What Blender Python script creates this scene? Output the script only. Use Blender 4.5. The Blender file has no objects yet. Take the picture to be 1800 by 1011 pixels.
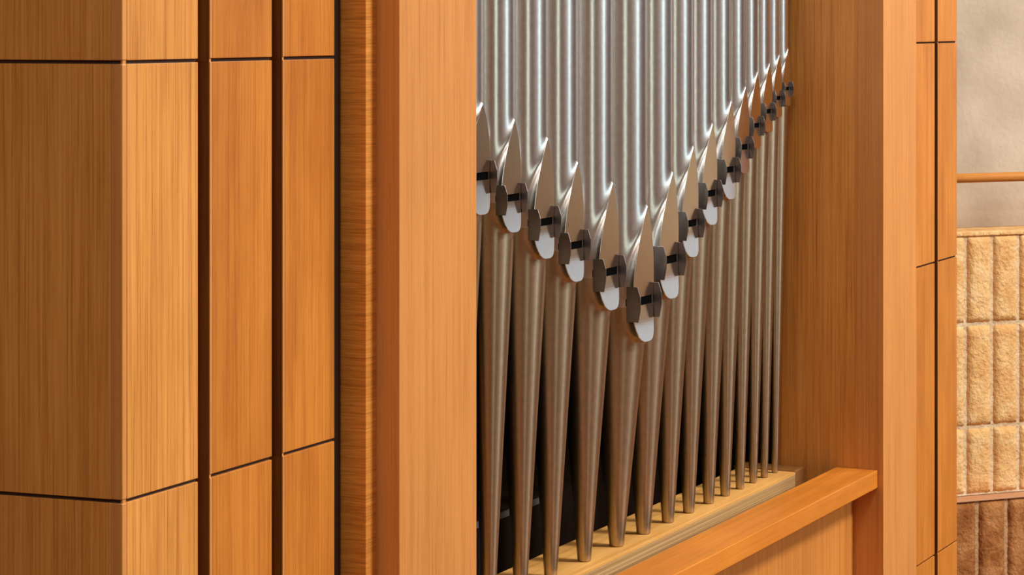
import bpy, bmesh, math, random
from mathutils import Vector
random.seed(7)
C = bpy.context.scene.collection
sc = bpy.context.scene

# ------------------------------------------------------------------ camera
F_PX = 4500.0; VPX = 3070.0; VH = 40.0          # focal length, vanishing point of the case front, horizon
TH = math.atan((VPX-900)/F_PX); CT, ST = math.cos(TH), math.sin(TH)
H = 1.75                                         # camera height above the floor
cd = bpy.data.cameras.new('camera'); cam = bpy.data.objects.new('camera', cd); C.objects.link(cam)
cd.sensor_width = 36; cd.lens = F_PX/1800*36; cd.shift_y = -(505.5-VH)/1800
cd.clip_start = .05; cd.clip_end = 100
cam.location = (0, 0, H); cam.rotation_euler = (math.pi/2, 0, math.atan2(-CT, ST))
sc.camera = cam
sc.view_settings.view_transform = 'Standard'; sc.view_settings.look = 'None'
sc.view_settings.gamma = 1; sc.view_settings.exposure = 0.10; sc.view_settings.use_curve_mapping = False

# ------------------------------------------------------------------ world + lights
w = bpy.data.worlds.new('world'); sc.world = w; w.use_nodes = True
w.node_tree.nodes['Background'].inputs[0].default_value = (1, .93, .86, 1)
w.node_tree.nodes['Background'].inputs[1].default_value = .09
def area(name, loc, target, size, power, col, size_y=None, spread=None):
    l = bpy.data.lights.new(name, 'AREA'); l.energy = power; l.color = col
    l.shape = 'RECTANGLE' if size_y else 'DISK'; l.size = size
    if size_y: l.size_y = size_y
    if spread: l.spread = spread
    o = bpy.data.objects.new(name, l); C.objects.link(o); o.location = loc
    o.rotation_euler = (Vector(target)-Vector(loc)).to_track_quat('-Z', 'Y').to_euler()
    return o
area('unseen_light', (4.4, -2.1, 5.2), (4.0, 1.4, 1.2), 1.3, 275, (1, .98, .92))  # unseen overhead key, placed to light the case fronts
area('unseen_light', (-1.5, -.2, 4.6), (1.1, 1.5, 1.4), 1.0, 52, (1, .98, .92))  # added to lift the left-facing sides
area('unseen_light', (7.4, -2.2, 5.2), (5.8, 1.4, 1.2), 1.0, 125, (1, .98, .92))  # added to brighten the right-hand panels
area('unseen_light', (5.9, -5.6, 5.1), (3.4, 1.4, 1.1), 1.5, 270, (.84, .96, 1))  # added front light for the panel under the rail; streaks the pipe bodies
WIN_PANE = {}                                    # strengths of the daylight windows, used below

# ------------------------------------------------------------------ geometry helpers
def gx(u): return (1.0/CT)*0 + (CT+ST*((u-900)/F_PX))/(ST-CT*((u-900)/F_PX))
def X(u, y): return gx(u)*y                      # x of the picture column u on the plane at depth y
def mk(name, bm, mat, parent=None, smooth=False, bevel=0, seg=2):
    me = bpy.data.meshes.new(name); bmesh.ops.recalc_face_normals(bm, faces=bm.faces[:]); bm.to_mesh(me); bm.free()
    o = bpy.data.objects.new(name, me); C.objects.link(o)
    if mat: me.materials.append(mat)
    if smooth:
        for p in me.polygons: p.use_smooth = True
    if bevel:
        b = o.modifiers.new('bevel', 'BEVEL'); b.width = bevel; b.segments = seg; b.limit_method = 'ANGLE'; b.harden_normals = False
    if parent: o.parent = parent
    return o
def tag(o, label=None, cat=None, group=None, kind=None):
    if label: o['label'] = label
    if cat: o['category'] = cat
    if group: o['group'] = group
    if kind: o['kind'] = kind
    return o
def prism(bm, pts, z0, z1):
    lo = [bm.verts.new((p[0], p[1], z0)) for p in pts]; hi = [bm.verts.new((p[0], p[1], z1)) for p in pts]
    n = len(pts)
    bm.faces.new(lo[::-1]); bm.faces.new(hi)
    for i in range(n): bm.faces.new((lo[i], lo[(i+1) % n], hi[(i+1) % n], hi[i]))
def box(bm, x0, x1, y0, y1, z0, z1): prism(bm, [(x0,y0),(x1,y0),(x1,y1),(x0,y1)], z0, z1)
def pr(name, pts, z0, z1, mat, parent=None, bevel=0):
    bm = bmesh.new(); prism(bm, pts, z0, z1); return mk(name, bm, mat, parent, bevel=bevel)
def bx(name, x0, x1, y0, y1, z0, z1, mat, parent=None, bevel=0):
    return pr(name, [(x0,y0),(x1,y0),(x1,y1),(x0,y1)], z0, z1, mat, parent, bevel)
def drop(v, u, y): return (v-VH)*y/(CT*(VPX-u))  # how far below the lens a picture point on plane y lies

# ------------------------------------------------------------------ materials
def srgb(r, g, b): return tuple(((c/255)/12.92 if c <= 10 else (((c/255)+.055)/1.055)**2.4) for c in (r, g, b))+(1,)
def base(name, rough=.5, metal=0, spec=.5):
    m = bpy.data.materials.new(name); m.use_nodes = True
    n = m.node_tree.nodes; b = n['Principled BSDF']
    b.inputs['Roughness'].default_value = rough; b.inputs['Metallic'].default_value = metal
    b.inputs['Specular IOR Level'].default_value = spec
    return m, n, m.node_tree.links, b
def plain(name, col, rough=.5, metal=0, spec=.5):
    m, n, l, b = base(name, rough, metal, spec); b.inputs['Base Color'].default_value = col; return m
def ramp(n, stops):
    r = n.new('ShaderNodeValToRGB'); e = r.color_ramp.elements
    e[0].position, e[0].color = stops[0]; e[1].position, e[1].color = stops[-1]
    for p, c in stops[1:-1]:
        k = e.new(p); k.color = c
    return r
def wood(name, light, mid, dark, axis='Z', fine=260, rough=.42, seed=0., lines=.55, wav=.0, stretch=.012, blotch=.35, coat=0):
    m, n, l, b = base(name, rough, 0, .35)
    tc = n.new('ShaderNodeTexCoord'); oi = n.new('ShaderNodeObjectInfo')
    add = n.new('ShaderNodeVectorMath'); add.operation = 'ADD'
    sh = n.new('ShaderNodeMath'); sh.operation = 'MULTIPLY'; sh.inputs[1].default_value = 7.3
    l.new(oi.outputs['Random'], sh.inputs[0]); cx = n.new('ShaderNodeCombineXYZ')
    for i in range(3): l.new(sh.outputs[0], cx.inputs[i])
    l.new(tc.outputs['Object'], add.inputs[0]); l.new(cx.outputs[0], add.inputs[1])
    src = add.outputs[0]
    if wav:                                       # slow wander of the grain
        nw = n.new('ShaderNodeTexNoise'); nw.inputs['Scale'].default_value = 6; nw.inputs['Detail'].default_value = 2
        mv = n.new('ShaderNodeMapping'); s = [1.3, 1.3, 1.3]; s['XYZ'.index(axis[0])] = .6; mv.inputs['Scale'].default_value = s
        l.new(src, mv.inputs[0]); l.new(mv.outputs[0], nw.inputs[0])
        sb = n.new('ShaderNodeVectorMath'); sb.operation = 'SCALE'; sb.inputs['Scale'].default_value = wav
        a2 = n.new('ShaderNodeVectorMath'); a2.operation = 'ADD'
        l.new(nw.outputs['Color'], sb.inputs[0]); l.new(src, a2.inputs[0]); l.new(sb.outputs[0], a2.inputs[1]); src = a2.outputs[0]
    def nz(scale, st, det, rg=.6):
        mp = n.new('ShaderNodeMapping'); s = [scale*st if a in axis else scale for a in 'XYZ']; mp.inputs['Scale'].default_value = s
        t = n.new('ShaderNodeTexNoise'); t.inputs['Scale'].default_value = 1; t.inputs['Detail'].default_value = det; t.inputs['Roughness'].default_value = rg
        l.new(src, mp.inputs[0]); l.new(mp.outputs[0], t.inputs[0]); return t
    t1 = nz(fine, stretch, 3); t2 = nz(fine*.22, stretch*1.3, 3); t3 = nz(9, .35, 3); t4 = nz(fine*2.6, .05, 2)
    r1 = ramp(n, [(.30, dark), (.5, mid), (.72, light)]); 
    mx = n.new('ShaderNodeMath'); mx.operation = 'MULTIPLY_ADD'; mx.inputs[1].default_value = lines
    half = n.new('ShaderNodeMath'); half.operation = 'MULTIPLY'; half.inputs[1].default_value = (1-lines)*.62
    l.new(t2.outputs[0], half.inputs[0]); l.new(t1.outputs[0], mx.inputs[0]); l.new(half.outputs[0], mx.inputs[2])
    ad = n.new('ShaderNodeMath'); ad.operation = 'MULTIPLY_ADD'; ad.inputs[1].default_value = (1-lines)*.38
    l.new(t4.outputs[0], ad.inputs[0]); l.new(mx.outputs[0], ad.inputs[2]); l.new(ad.outputs[0], r1.inputs[0])
    mc = n.new('ShaderNodeMix'); mc.data_type = 'RGBA'; mc.blend_type = 'MULTIPLY'; mc.inputs[0].default_value = blotch
    r3 = ramp(n, [(.32, (.62,.50,.36,1)), (.62, (1,1,1,1))]); l.new(t3.outputs[0], r3.inputs[0])
    l.new(r1.outputs[0], mc.inputs[6]); l.new(r3.outputs[0], mc.inputs[7]); l.new(mc.outputs[2], b.inputs['Base Color'])
    bp = n.new('ShaderNodeBump'); bp.inputs['Strength'].default_value = .10; bp.inputs['Distance'].default_value = .0006
    l.new(t1.outputs[0], bp.inputs['Height']); l.new(bp.outputs[0], b.inputs['Normal'])
    return m
L1, M1, D1 = srgb(240,178,112), srgb(222,150,84), srgb(186,112,52)
W_FACE = wood('wood_face', srgb(244,178,98), srgb(228,154,74), srgb(176,102,38), fine=420, lines=.6)
W_PALE = wood('wood_pale', srgb(226,158,90), srgb(214,142,74), srgb(182,110,50), fine=380, lines=.5, blotch=.2)
W_ORANGE = wood('wood_orange', srgb(224,148,66), srgb(208,128,48), srgb(172,94,30), fine=300, lines=.45, blotch=.6, wav=.01)
W_RAIL = wood('wood_rail', srgb(232,150,62), srgb(218,132,44), srgb(190,106,30), axis='X', fine=220, lines=.4, blotch=.5)
W_CROSS = wood('wood_cross', srgb(246,172,84), srgb(216,138,58), srgb(160,94,34), axis='XY', fine=620, lines=.55, wav=.008, stretch=.035)
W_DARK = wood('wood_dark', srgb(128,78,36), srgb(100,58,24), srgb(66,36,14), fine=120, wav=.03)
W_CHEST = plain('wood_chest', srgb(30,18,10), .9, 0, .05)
W_CLEAT = wood('wood_cleat', srgb(168,116,66), srgb(150,100,54), srgb(122,78,38), axis='X', fine=300)
W_LIP = wood('wood_lipping', srgb(230,162,92), srgb(218,148,80), srgb(198,126,62), fine=500, lines=.3, blotch=.1)
W_FRONT = wood('wood_lower', srgb(226,154,80), srgb(212,138,64), srgb(176,104,42), fine=240, lines=.6)
W_SPLINE = plain('dark_spline', srgb(52,26,12), .8)
W_BOARD = wood('board_top', srgb(248,196,120), srgb(238,176,96), srgb(206,142,70), axis='X', fine=160, lines=.4)
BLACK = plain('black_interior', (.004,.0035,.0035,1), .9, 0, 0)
BLACKMETAL = plain('black_metal', srgb(40,34,32), .35, .6)
HANDRAIL = wood('handrail_wood', srgb(240,166,86), srgb(230,150,70), srgb(206,126,50), axis='X', fine=200, rough=.3)

def ply():
    m, n, l, b = base('plywood_edge', .6)
    tc = n.new('ShaderNodeTexCoord'); sp = n.new('ShaderNodeSeparateXYZ'); l.new(tc.outputs['Object'], sp.inputs[0])
    mp = n.new('ShaderNodeMapping'); mp.inputs['Scale'].default_value = (1, 1, 1000)
    t = n.new('ShaderNodeTexNoise'); t.inputs['Scale'].default_value = 1; t.inputs['Detail'].default_value = 3
    l.new(tc.outputs['Object'], mp.inputs[0]); l.new(mp.outputs[0], t.inputs[0])
    r = ramp(n, [(.36, srgb(150,106,60)), (.5, srgb(188,144,90)), (.64, srgb(220,180,124))]); l.new(t.outputs[0], r.inputs[0])
    l.new(r.outputs[0], b.inputs['Base Color']); return m
PLY = ply()

def tin(name, col, rough=.26, aniso=.75, bump=.25, radial=True, mott=.2):
    m, n, l, b = base(name, rough, 1)
    b.inputs['Anisotropic'].default_value = aniso
    if radial:
        b.inputs['Anisotropic Rotation'].default_value = .25
        tg = n.new('ShaderNodeTangent'); tg.direction_type = 'RADIAL'; tg.axis = 'Z'; l.new(tg.outputs[0], b.inputs['Tangent'])
    tc = n.new('ShaderNodeTexCoord'); oi = n.new('ShaderNodeObjectInfo')
    add = n.new('ShaderNodeVectorMath'); add.operation = 'ADD'; l.new(tc.outputs['Object'], add.inputs[0]); l.new(oi.outputs['Random'], add.inputs[1])
    mp = n.new('ShaderNodeMapping'); mp.inputs['Scale'].default_value = (60, 60, 700); l.new(add.outputs[0], mp.inputs[0])
    t = n.new('ShaderNodeTexNoise'); t.inputs['Scale'].default_value = 1; t.inputs['Detail'].default_value = 2; l.new(mp.outputs[0], t.inputs[0])
    t2 = n.new('ShaderNodeTexNoise'); t2.inputs['Scale'].default_value = 130; t2.inputs['Detail'].default_value = 3; l.new(add.outputs[0], t2.inputs[0])
    ad = n.new('ShaderNodeMath'); ad.operation = 'MULTIPLY_ADD'; ad.inputs[1].default_value = .8; l.new(t2.outputs[0], ad.inputs[0]); l.new(t.outputs[0], ad.inputs[2])
    bp = n.new('ShaderNodeBump'); bp.inputs['Strength'].default_value = bump; bp.inputs['Distance'].default_value = .0003
    l.new(ad.outputs[0], bp.inputs['Height']); l.new(bp.outputs[0], b.inputs['Normal'])
    mc = n.new('ShaderNodeMix'); mc.data_type = 'RGBA'; mc.blend_type = 'MULTIPLY'; mc.inputs[0].default_value = mott
    r = ramp(n, [(.35, (.55,.53,.5,1)), (.65, (1,1,1,1))]); l.new(t2.outputs[0], r.inputs[0])
    mc.inputs[6].default_value = col; l.new(r.outputs[0], mc.inputs[7]); l.new(mc.outputs[2], b.inputs['Base Color'])
    return m
TIN = tin('pipe_tin', (.68,.66,.635,1), rough=.30, aniso=.45, bump=.2)
TIN_FLOORTINT = tin('pipe_tin_floor_tint', (.47,.37,.25,1), rough=.36, aniso=.6, bump=.10)  # same tin as the body, with the brown floor reflection put into its colour
LIPTIN = tin('lip_tin', (.76,.73,.70,1), rough=.17, aniso=0, bump=.05, radial=False, mott=.08)
EAR = tin('ear_metal', (.30,.275,.26,1), rough=.36, aniso=0, bump=.15, radial=False)

def plaster():
    m, n, l, b = base('plaster', .9)
    tc = n.new('ShaderNodeTexCoord')
    t = n.new('ShaderNodeTexNoise'); t.inputs['Scale'].default_value = 5; t.inputs['Detail'].default_value = 6; l.new(tc.outputs['Object'], t.inputs[0])
    r = ramp(n, [(.35, srgb(184,164,142)), (.68, srgb(212,192,170))]); l.new(t.outputs[0], r.inputs[0]); l.new(r.outputs[0], b.inputs['Base Color'])
    t2 = n.new('ShaderNodeTexNoise'); t2.inputs['Scale'].default_value = 60; t2.inputs['Detail'].default_value = 5; l.new(tc.outputs['Object'], t2.inputs[0])
    bp = n.new('ShaderNodeBump'); bp.inputs['Strength'].default_value = .5; bp.inputs['Distance'].default_value = .004
    l.new(t2.outputs[0], bp.inputs['Height']); l.new(bp.outputs[0], b.inputs['Normal']); return m
PLASTER = plaster()
def stone(name, a, c, e):
    m, n, l, b = base(name, .9, 0, .2)
    tc = n.new('ShaderNodeTexCoord')
    t = n.new('ShaderNodeTexNoise'); t.inputs['Scale'].default_value = 16; t.inputs['Detail'].default_value = 8; t.inputs['Roughness'].default_value = .65; l.new(tc.outputs['Object'], t.inputs[0])
    r = ramp(n, [(.36, a), (.5, c), (.62, e)]); l.new(t.outputs[0], r.inputs[0]); l.new(r.outputs[0], b.inputs['Base Color'])
    t2 = n.new('ShaderNodeTexNoise'); t2.inputs['Scale'].default_value = 90; t2.inputs['Detail'].default_value = 6; l.new(tc.outputs['Object'], t2.inputs[0])
    bp = n.new('ShaderNodeBump'); bp.inputs['Strength'].default_value = .75; bp.inputs['Distance'].default_value = .009
    l.new(t2.outputs[0], bp.inputs['Height']); l.new(bp.outputs[0], b.inputs['Normal']); return m
BRICK = stone('split_brick', srgb(230,172,108), srgb(240,190,126), srgb(248,206,148))
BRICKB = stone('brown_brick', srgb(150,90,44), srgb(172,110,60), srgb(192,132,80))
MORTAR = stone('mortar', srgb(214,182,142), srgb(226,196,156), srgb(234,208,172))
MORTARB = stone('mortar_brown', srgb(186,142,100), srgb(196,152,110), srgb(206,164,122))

# ------------------------------------------------------------------ the room
def struct(o): o['kind'] = 'structure'; return o
FLOORM = wood('floor_wood', srgb(150,92,50), srgb(128,74,38), srgb(96,52,26), axis='X', fine=60, rough=.5)
WALLM = plain('room_wall', srgb(176,136,106), .9)
CEILM = plain('room_ceiling', srgb(190,170,150), .9)
struct(bx('floor', -4, 14, -6.6, 5, -.1, 0, FLOORM))
struct(bx('ceiling', -4, 14, -6.6, 5, 5.4, 5.5, CEILM))
struct(bx('wall_left', -4.1, -4, -6.6, 5, 0, 5.4, WALLM))
struct(bx('wall_front', -4, 14, -6.7, -6.6, 0, 5.4, WALLM))
def window(name, cx, cy, ang, wd, z0, z1, col, strength):
    """daylight window, also the added glow panel: wooden frame with a bright pane; ang = direction its pane faces"""
    fr = bmesh.new()
    for a, b2, c, d in ((-wd/2-.08, -wd/2, z0-.08, z1+.08), (wd/2, wd/2+.08, z0-.08, z1+.08), (-wd/2, wd/2, z0-.08, z0), (-wd/2, wd/2, z1, z1+.08)):
        box(fr, a, b2, -.06, .04, c, d)
    o = mk(name, fr, W_PALE); o.location = (cx, cy, 0); o.rotation_euler = (0, 0, ang+math.pi/2); struct(o)
    m = bpy.data.materials.new('glow_pane'); m.use_nodes = True; nn = m.node_tree.nodes; nn.clear()
    e = nn.new('ShaderNodeEmission'); e.inputs[0].default_value = col; e.inputs[1].default_value = strength
    ou = nn.new('ShaderNodeOutputMaterial'); m.node_tree.links.new(e.outputs[0], ou.inputs[0])
    p = bmesh.new(); box(p, -wd/2, wd/2, -.01, .01, z0, z1); mk('bright_pane', p, m, o)
    return o
window('window_1', -2.1, -6.5, math.radians(90), .75, .25, 3.6, (.86, 1, .88, 1), 6)
window('window_2', 6.0, -6.5, math.radians(90), .95, .25, 3.6, (.66, .93, 1, 1), 3.4)

# ------------------------------------------------------------------ panels left and right of the pipe opening
Y0, YP = 1.455, 1.40
J = [H+1.15, H-drop(109.5, 215, Y0), H-drop(883, 215, Y0), H-drop(995, 1614, Y0), .06]
GAP = .0036
ROWS = [('upper', J[0], J[1]+GAP/2), ('middle', J[1]-GAP/2, J[2]+GAP/2), ('lower', J[2]-GAP/2, J[3]+GAP/2), ('bottom', J[3]-GAP/2, J[4])]
xa, xb = X(215, Y0), X(348, Y0)
# side face of the corner casing: its direction is splayed five degrees
aL = (-11100-900)/F_PX; dl = Vector((CT+ST*aL, ST-CT*aL)).normalized()
if dl.y < 0: dl = -dl
def side(t): return (xa+dl.x*t, Y0+dl.y*t)
where = {'upper': 'above the top dark joint', 'middle': 'between the two dark joints', 'lower': 'below the lower dark joint', 'bottom': 'below the bottom joint'}
for nm, zt, zb in ROWS:
    o = pr('corner_panel', [side(0.014), (xa+.0, Y0)][:1]+[(xa+.0085, Y0+.006), (xa+.0085, Y0), (xb, Y0), (xb, Y0+.05), (xb, Y0+.4), side(.42)], zb, zt, W_FACE, bevel=.0006)
    tag(o, 'wide corner casing panel of golden wood at the far left, %s' % where[nm], 'panel', 'corner casing panels at the left')
    pr('corner_lipping', [side(0.0138), side(0), (xa+.0083, Y0), (xa+.0083, Y0+.012)], zb, zt, W_LIP, o, bevel=.0012)
    if nm != 'bottom':
        pr('joint_spline', [side(.4), (side(0)[0]+.003, Y0+.0032), (xb-.0005, Y0+.0032), (xb-.0005, Y0+.38)], zb-GAP-.0003, zb+.0003, W_SPLINE, o)
        pr('joint_lipping', [(xa+.002, Y0+.0031), (xa+.002, Y0+.0010), (xa+.0078, Y0+.0010), (xa+.0078, Y0+.0031)], zb-GAP-.0002, zb+.0002, W_LIP, o)
xr0_ = X(1611, YP)-.02
def strip_panels(u0, u1, mat, words, group, x1=None, x0=None):
    x0 = X(u0, Y0) if x0 is None else x0; x1 = X(u1, Y0) if x1 is None else x1
    for nm, zt, zb in ROWS:
        o = bx('casing_panel', x0+.0042, x1, Y0, Y0+.03, zb, zt, mat, bevel=.0007)
        tag(o, '%s, %s' % (words, where[nm]), 'panel', group)
        bx('edge_lipping', x0, x0+.004, Y0, Y0+.03, zb, zt, W_LIP, o, bevel=.0008)
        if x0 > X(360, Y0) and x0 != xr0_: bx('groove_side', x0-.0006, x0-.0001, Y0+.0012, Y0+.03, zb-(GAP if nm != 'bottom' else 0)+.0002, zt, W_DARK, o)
        if nm != 'bottom':
            bx('joint_spline', x0+.003, x1-.0006, Y0+.0035, Y0+.028, zb-GAP-.0003, zb+.0003, W_SPLINE, o)
            bx('joint_lipping', x0+.0004, x0+.0036, Y0+.0014, Y0+.0034, zb-GAP-.0002, zb+.0002, W_LIP, o)
strip_panels(369.5, 478, W_ORANGE, 'narrow orange-brown wood panel nearest corner casing', 'narrow panels left of the pipes')
strip_panels(497.5, 588, W_ORANGE, 'narrow orange-brown wood panel beside black metal strip', 'narrow panels left of the pipes')
ZT = H+1.15
xr0 = X(1611, YP)-.02
strip_panels(0, 1643, W_ORANGE, 'narrow orange wood panel touching right pillar', 'narrow panels right of the pipes', x0=xr0)
strip_panels(1649, 1682, W_ORANGE, 'orange wood panel at the right end beside brick wall', 'narrow panels right of the pipes')
xs0, xs1 = xb+.002, X(588, Y0)+.012
o = bx('backing_board', xb+.001, X(588, Y0)-.001, Y0+.0305, Y0+.05, .06, ZT, W_DARK)
tag(o, 'dark brown backing board seen in the gaps between the left panels', 'board')
xe = X(1682, Y0)
o = bx('backing_board', xr0, xe-.002, Y0+.0305, Y0+.05, .06, ZT, W_DARK)
tag(o, 'dark brown backing board seen in the gap between the right panels', 'board')
# black metal strip between panels and end-grain moulding
yB = YP*1.021; xP = X(702, YP); xB = X(643, yB)
o = bx('metal_strip', X(588, Y0)+.0008, xB-.0070, Y0+.0035, Y0+.10, .06, ZT, BLACKMETAL, bevel=.002)
tag(o, 'black metal strip in the gap between left panels and cross-grained moulding', 'strip')
o = bx('moulding', xB, xP-.0004, yB, Y0+.12, .06, ZT, W_CROSS, bevel=.0008)
tag(o, 'narrow cross-grained wood moulding beside the left pillar', 'moulding')
# pillars
xP2 = X(838, YP)
o = bx('pillar', xP, xP2, YP, 1.75, .06, ZT, W_PALE, bevel=.0012)
tag(o, 'pale wood pillar left of the organ pipes', 'pillar', 'pillars framing the pipes')
xQ, xQ2 = X(1553, YP), X(1611, YP)
o = bx('pillar', xQ, xQ2, YP, Y0-.0005, .06, ZT, W_PALE, bevel=.0012)
tag(o, 'pale wood pillar right of the organ pipes with deep inner side', 'pillar', 'pillars framing the pipes')
bx('inner_side', xQ+.0004, xQ+.03, Y0-.0008, 1.605, .06, ZT, W_FACE, o)
bx('inner_black', xQ+.0008, xQ+.03, 1.6054, 2.0, .06, ZT, BLACK, o)  # rear stretch of the inner side, black behind the pipes

# ------------------------------------------------------------------ toe board, rail, lower front, interior
YC, YBF, YBB = 1.58, 1.549, 1.658
ZTOE = H-.8125
xbe = X(1398, YBF)
o = bx('toe_board', xP2+.002, xbe, YBF+.0012, YBB, ZTOE-.004, ZTOE, W_BOARD, bevel=.0004)
tag(o, 'light wood toe board the pipe feet stand on', 'board')
bx('plywood_edge', xP2+.002, xbe, YBF, YBB, ZTOE-.036, ZTOE-.0041, PLY, o, bevel=.0005)
bx('top_edge', xP2+.002, xbe, YBF, YBF+.0011, ZTOE-.004, ZTOE-.0003, W_BOARD, o)
o = bx('cleat', xbe+.0006, xQ-.0006, YBF, YBB+.01, ZTOE-.05, ZTOE+.002, W_CLEAT, bevel=.001)
tag(o, 'short brown wooden cleat closing the toe board against the right pillar', 'cleat')
YR0, YR1 = YP*1.0077, YP*1.0636; ZR = H-.8067
o = bx('rail', xP2-.0, xQ-.0005, YR0, YR1, ZR-.032, ZR, W_RAIL, bevel=.0012)
tag(o, 'orange wooden rail running below the pipes between both pillars', 'rail')
o = bx('gap_shade', xP2+.002, xQ-.001, YP+.0755, YBF-.0006, ZTOE-.075, ZTOE-.07, BLACK)  # dark strip standing in for the shade inside the gap
tag(o, 'strip of painted shade in the narrow gap between rail and toe board', 'shade strip')
o = bx('front_panel', xP2+.001, xQ-.001, YP+.057, YP+.075, .06, ZR-.0322, W_FRONT)
tag(o, 'wide wood panel below the orange rail', 'panel')
o = bx('plinth', xa-.02, xe, YP+.08, 2.0, 0, .0595, W_DARK)
tag(o, 'dark plinth under the organ case', 'plinth')
yb = 1.76
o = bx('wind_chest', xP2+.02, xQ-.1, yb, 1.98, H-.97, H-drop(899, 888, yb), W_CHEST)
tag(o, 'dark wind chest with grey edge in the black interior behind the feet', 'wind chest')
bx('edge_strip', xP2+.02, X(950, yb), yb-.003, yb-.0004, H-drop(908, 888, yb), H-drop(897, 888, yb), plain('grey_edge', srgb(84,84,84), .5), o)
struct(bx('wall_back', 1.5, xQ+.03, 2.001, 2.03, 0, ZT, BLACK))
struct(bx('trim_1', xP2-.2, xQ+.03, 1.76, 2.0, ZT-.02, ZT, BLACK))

# ------------------------------------------------------------------ organ pipes
# picture measures: foot centre u, right edge of the body u, v of the mouth's lower edge, v of the upper-lip tip
P = [(799,851.3,317.5,183),(859.5,907,354,211),(915,965,397,244),(968,1017.5,438,286),(1027,1079,485,322),(1084,1139.7,536,363),
     (1131,1184,463.5,304),(1174,1220,399,259),(1210.6,1253.5,346,219),(1245.6,1286,304,180),(1274.7,1311,263.5,154),
     (1300.6,1332,225,128),(1324,1353,199.6,113),(1343.5,1370,176,98),(1362,1385.6,159,86)]
ORD = ['', 'first', 'second', 'third', 'fourth', 'fifth', 'sixth', 'seventh', 'eighth', 'ninth']
def fall(x, s=.095): return math.exp(-max(x, 0)/s)
def section(R, w_, rf, fr, N=72):
    """cross-section outside the lip: from the lip edge all the way round to the other lip edge"""
    fw = math.atan2(w_, rf); re = math.hypot(w_, rf); out = []
    for i in range(N+1):
        t = i/N; e = t-.12*math.sin(2*math.pi*t)
        ph = fw+(2*math.pi-2*fw)*e; dd = min(ph, 2*math.pi-ph)-fw
        r = R+(re-R)*fr*fall(dd)
        if i in (0, N): r = R+(re-R)*fr
        out.append((r*math.sin(ph), -r*math.cos(ph)))
    return out
def loft(rows, cap_top=False):
    bm = bmesh.new(); prev = None
    for z, pts in rows:
        vs = [bm.verts.new((p[0], p[1], z)) for p in pts]
        if prev:
            for i in range(len(vs)-1): bm.faces.new((prev[i], prev[i+1], vs[i+1], vs[i]))
        prev = vs
    bmesh.ops.remove_doubles(bm, verts=bm.verts[:], dist=1e-6)
    return bm
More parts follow.
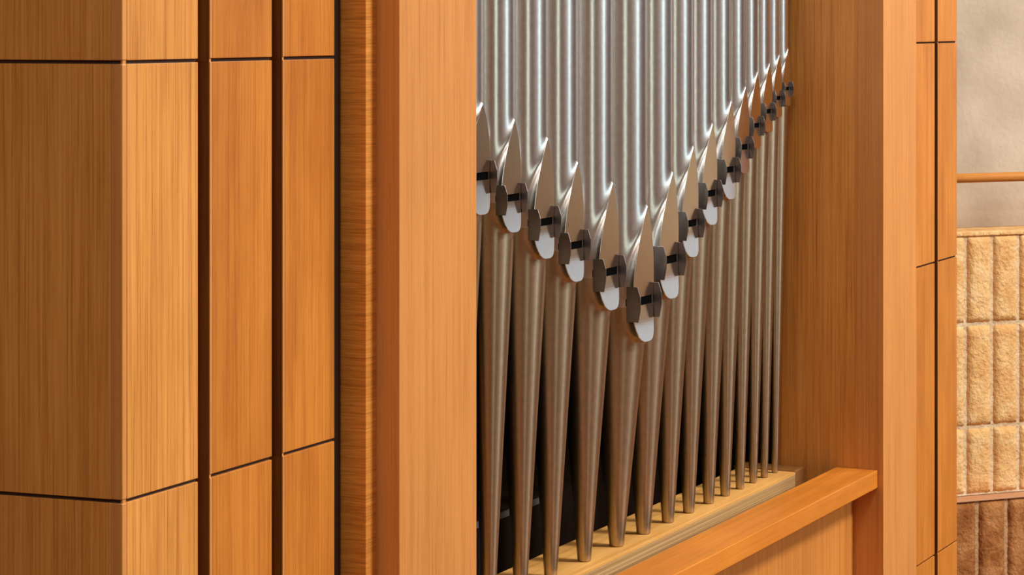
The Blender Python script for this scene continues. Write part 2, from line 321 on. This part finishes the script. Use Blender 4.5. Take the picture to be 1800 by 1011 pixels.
for i, (uc, ul, vj, vt) in enumerate(P):
    wpx = VPX-uc; R = (ul-uc)*YC/(CT*wpx); x = X(uc, YC)
    ym = YC-R*.88; g = x/ym
    # picture column of the mouth centre
    um = 900+F_PX*(ST*g-CT)/(CT*g+ST) if False else None
    a_ = (ST*g-CT)/(ST+CT*g); um = 900+F_PX*a_
    zj = H-drop(vj, um, ym); ztip = H-drop(vt, um, ym)
    s = R/.0492; cut = .0128*s; W = .83*R; Rf = R; h = .056*s
    rt = .23*R
    if i < 5: lab = 'silver organ pipe, %s to the left of the pipe with the lowest mouth' % ORD[5-i]
    elif i == 5: lab = 'silver organ pipe with the lowest mouth, at the point of the V'
    else: lab = 'silver organ pipe, %s to the right of the pipe with the lowest mouth' % ORD[i-5]
    root = bpy.data.objects.new('organ_pipe', None); C.objects.link(root); root.location = (x, YC, ZTOE)
    tag(root, lab, 'organ pipe', 'silver facade organ pipes')
    b0 = zj-ZTOE; top = (H+.75-.012*abs(i-5)*4)-ZTOE
    def YL(q): return R*(.88+.175*q)                # the pressed lip leans in towards the mouth
    def YD(t): return R*(.88+.17*(t/h)**1.9)       # and the lower lip leans out below it
    # body
    rows = [(b0+cut*k/3, section(R, W, YL(0), 1)) for k in range(4)]
    zc = b0+cut; zk = ztip-ZTOE; NA = 30; lipw = []
    for k in range(1, NA+1):
        q = k/NA; ww = W*(1-q**2.1); rows.append((zc+(zk-zc)*q, section(R, max(ww, 1e-5), YL(q), 1)))
    for k in range(1, 8): rows.append((zk+.0022*s*k, section(R, 1e-5, R+(YL(1)-R)*math.exp(-k/1.6), 1)))
    for q in (.1, .3, .6, 1): rows.append((zk+(top-zk)*q, section(R, 1e-5, R, 1)))
    body = mk('body', loft(rows), TIN, root, smooth=True)
    # upper lip
    bm = bmesh.new(); prev = None
    for k in range(0, NA+1):
        q = k/NA; ww = W*(1-q**2.1); z = zc+(zk-zc)*q
        vs = [bm.verts.new((max(ww, 1e-5)*c, -YL(q)-.0004, z)) for c in (-1, -.5, 0, .5, 1)]
        if prev:
            for j in range(4): bm.faces.new((prev[j], prev[j+1], vs[j+1], vs[j]))
        prev = vs
    bmesh.ops.remove_doubles(bm, verts=bm.verts[:], dist=2e-5)
    ulip = mk('upper_lip', bm, LIPTIN, root); so = ulip.modifiers.new('s', 'SOLIDIFY'); so.thickness = .0012; so.offset = 0
    bv = ulip.modifiers.new('b', 'BEVEL'); bv.width = .0004; bv.segments = 2
    # foot
    rows = []; NF = 22
    def rc(t): return R+(rt-R)*(t/b0)
    for k in range(NF+1):
        a = math.pi/2*k/NF; t = h*math.sin(a); ww = W*(max(math.cos(a), 0)**.62)
        rows.append((b0-t, section(rc(t), max(ww, 1e-5), YD(t), 1)))
    base_ex = YD(h)-rc(h)
    for k in range(1, 9):
        t = h+.03*s*(k/8)**1.5; rf = rc(t)+base_ex*math.exp(-(t-h)/(.0065*s))
        rows.append((b0-t, section(rc(t), 1e-5, rf, 1)))
    for q in (.3, .6, .85, .97): 
        t0 = h+.03*s; t = t0+(b0-.001-t0)*q; rows.append((b0-t, section(rc(t), 1e-5, rc(t), 1)))
    rows.append((.0022, section(rt*1.0, 1e-5, rt, 1))); rows.append((.0005, section(rt*.93, 1e-5, rt*.93, 1))); rows.append((.0002, section(rt*.5, 1e-5, rt*.5, 1)))
    mk('foot', loft(rows), TIN_FLOORTINT, root, smooth=True)
    # lower lip
    bm = bmesh.new(); prev = None
    for k in range(NF+1):
        a = math.pi/2*k/NF; t = h*math.sin(a); ww = max(W*(max(math.cos(a), 0)**.62), 1e-5)
        vs = [bm.verts.new((ww*c, -YD(t)-.0004, b0-t)) for c in (-1, -.6, -.2, .2, .6, 1)]
        if prev:
            for j in range(5): bm.faces.new((prev[j], prev[j+1], vs[j+1], vs[j]))
        prev = vs
    bmesh.ops.remove_doubles(bm, verts=bm.verts[:], dist=2e-5)
    llip = mk('lower_lip', bm, LIPTIN, root); so = llip.modifiers.new('s', 'SOLIDIFY'); so.thickness = .0014; so.offset = 0
    bv = llip.modifiers.new('b', 'BEVEL'); bv.width = .0005; bv.segments = 2
    # seam between body and foot
    sec = section(R+.0005, W, YL(0)+.0005, 1); mk('seam', loft([(b0-.0007, sec), (b0+.0007, sec)]), TIN, root, smooth=True)
    # mouth: black block filling the opening in place of its inner shade
    bm = bmesh.new(); box(bm, -W*.985, W*.985, -YL(0)+.0012, -YL(0)+.018*s, b0+.0003, b0+cut-.0003); mk('mouth_shade', bm, BLACK, root)
    # ears
    for sg in (-1, 1):
        bm = bmesh.new(); eh = .054*s/2; zm = b0+cut/2-.002*s
        out_, bk = -YL(0)-.0150*s, -YL(0)+.0085*s; wd = out_-bk
        prof = [(bk, -eh), (bk+wd*.84, -eh*1.0), (out_, -eh*.24), (out_, eh*.40), (bk+wd*.78, eh*1.0), (bk, eh*1.0)]
        th = .0014*s; xs = sg*(W+.0006)
        lo = [bm.verts.new((xs, p[0], zm+p[1])) for p in prof]; hi = [bm.verts.new((xs+sg*th, p[0], zm+p[1])) for p in prof]
        bm.faces.new(lo); bm.faces.new(hi[::-1])
        for j in range(6): bm.faces.new((lo[j], lo[(j+1) % 6], hi[(j+1) % 6], hi[j]))
        mk('ear', bm, EAR, root, bevel=.0003)

# ------------------------------------------------------------------ wall at the right: brick dado, ledge, plaster, handrail
aW = (11700-900)/F_PX; wd_ = Vector((CT+ST*aW, ST-CT*aW, 0)).normalized()
nW = Vector((-wd_.y, wd_.x, 0))
a0 = (1740-900)/F_PX; DW = 7.0
p0 = Vector((DW*(CT+ST*a0), DW*(ST-CT*a0), 0))
if nW.dot(-p0) < 0: nW = -nW                    # towards the room
def tu(u, off=0):                                # distance along the wall (offset off into the room) at picture column u
    a = (u-900)/F_PX; r = Vector((CT+ST*a, ST-CT*a, 0)); q = p0+nW*off
    # q + t*wd = s*r
    det = wd_.x*(-r.y)-(-r.x)*wd_.y
    return ((-q.x)*(-r.y)-(-r.x)*(-q.y))/det
def dep(t, off=0):
    q = p0+nW*off+wd_*t; return q.x*CT+q.y*ST
def zv(v, u, off=0): return H-(v-VH)/F_PX*dep(tu(u, off), off)
def wl(bm, t0, t1, n0, n1, z0, z1):
    q = [p0+wd_*t+nW*n for t, n in ((t0, n0), (t1, n0), (t1, n1), (t0, n1))]
    prism(bm, [(v.x, v.y) for v in q], z0, z1)
def rough_brick(bm, t0, t1, z0, z1, nb, nf, rnd):
    nx, nz = 9, max(4, int((z1-z0)/.0085)); g = {}
    for i in range(nx+1):
        for j in range(nz+1):
            ed = min(i, nx-i, j, nz-j)
            o_ = nf+(0 if ed == 0 else rnd.uniform(.006, .0095)+(.002 if ed > 1 else 0))
            t = t0+(t1-t0)*i/nx+rnd.uniform(-.0012, .0012); z = z0+(z1-z0)*j/nz+rnd.uniform(-.0015, .0015)
            q = p0+wd_*t+nW*o_; g[i, j] = bm.verts.new((q.x, q.y, z))
    for i in range(nx):
        for j in range(nz): bm.faces.new((g[i, j], g[i+1, j], g[i+1, j+1], g[i, j+1]))
    ring = [(i, 0) for i in range(nx+1)]+[(nx, j) for j in range(1, nz+1)]+[(i, nz) for i in range(nx-1, -1, -1)]+[(0, j) for j in range(nz-1, 0, -1)]
    bk = []
    for k in ring:
        i, j = k; q = p0+wd_*(t0+(t1-t0)*i/nx)+nW*nb; bk.append(bm.verts.new((q.x, q.y, z0+(z1-z0)*j/nz)))
    for a in range(len(ring)):
        b_ = (a+1) % len(ring); bm.faces.new((g[ring[a]], g[ring[b_]], bk[b_], bk[a]))
rnd = random.Random(3)
T0, T1 = -1.9, 8.0
ztop, zled = zv(406, 1740), zv(868, 1740)
pit = tu(1789)-tu(1743); gp = .011
bm = bmesh.new(); wl(bm, T0, T1, -.35, 0, zled-.0, ztop-.0125); wb = struct(mk('wall_right', bm, MORTAR))
bm = bmesh.new(); wl(bm, T0, T1, -.35, .008, ztop-.012, ztop+.0005); struct(mk('trim_2', bm, BRICK, bevel=.003))
rowz = [(zv(415, 1740), zv(565, 1740)), (zv(572, 1740), zv(745, 1740)), (zv(752, 1740), zv(864, 1740))]
bm = bmesh.new()
for za, zb_ in rowz:
    k = -7
    while True:
        t = tu(1743)+k*pit
        if t+pit > min(T1, 1.6): break
        if t > T0: rough_brick(bm, t+gp/2, t+pit-gp/2, zb_, za, -.002, .001, rnd)
        k += 1
ob = mk('brick_course', bm, BRICK, wb, smooth=True)
OB = .05
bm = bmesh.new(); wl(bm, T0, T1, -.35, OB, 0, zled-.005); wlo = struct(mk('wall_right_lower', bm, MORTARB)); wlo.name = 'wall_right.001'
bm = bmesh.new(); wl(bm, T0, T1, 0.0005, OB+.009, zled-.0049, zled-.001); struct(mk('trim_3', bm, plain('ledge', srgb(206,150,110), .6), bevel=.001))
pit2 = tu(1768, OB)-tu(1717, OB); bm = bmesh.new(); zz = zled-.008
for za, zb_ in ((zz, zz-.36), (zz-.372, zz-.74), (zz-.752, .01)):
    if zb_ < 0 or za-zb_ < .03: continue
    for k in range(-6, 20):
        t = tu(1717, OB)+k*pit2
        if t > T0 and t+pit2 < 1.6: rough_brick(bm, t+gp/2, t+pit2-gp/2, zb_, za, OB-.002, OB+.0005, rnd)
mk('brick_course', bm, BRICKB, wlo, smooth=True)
# curved plaster wall above
bm = bmesh.new(); rows_ = []
NP = 40; cen = p0+wd_*1.2-nW*(.22+3.4)
for k in range(NP+1):
    t = T0+(T1-T0)*k/NP; off = -.10-.055*((t-.9)**2)*.35 if t < 3 else -.185
    q = p0+wd_*t+nW*off; rows_.append((q.x, q.y))
back = [(p0+wd_*T1-nW*1.4), (p0+wd_*T0-nW*1.4)]
prism(bm, rows_+[(v.x, v.y) for v in back], ztop+.001, 5.39)
struct(mk('wall_plaster', bm, PLASTER)).name = 'wall_right.002'
window('glow_panel', *(p0+wd_*5.0+nW*.03).xy, math.atan2(nW.y, nW.x), 5.2, 1.3, 4.2, (.94, .97, 1, 1), .66)  # added glowing panel, sized to reflect in lower lips and pipe edges
# handrail
zc_ = zv(312, 1740, .06)
rr = .5*(zv(304, 1740, .06)-zv(320.5, 1740, .06))
root = bpy.data.objects.new('handrail', None); C.objects.link(root); root.location = p0+nW*.06+wd_*0+Vector((0, 0, zc_)); root.rotation_euler = (0, 0, math.atan2(wd_.y, wd_.x))
tag(root, 'round orange wooden handrail in front of the plaster wall at the right', 'handrail')
bm = bmesh.new(); bmesh.ops.create_cone(bm, cap_ends=True, segments=32, radius1=rr, radius2=rr, depth=6.1)
for v in bm.verts: v.co = Vector((v.co.z+1.2, v.co.x, v.co.y))
mk('rail_bar', bm, HANDRAIL, root, smooth=True)
for t in (-1.2, 1.3, 2.6, 3.9):
    bm = bmesh.new(); sgn = -1 if (Vector((-math.sin(root.rotation_euler.z), math.cos(root.rotation_euler.z), 0)).dot(nW) > 0) else 1
    box(bm, t-.006, t+.006, min(0, sgn*.2), max(0, sgn*.2), -rr-.012, -rr+.001)
    mk('bracket', bm, BLACKMETAL, root)
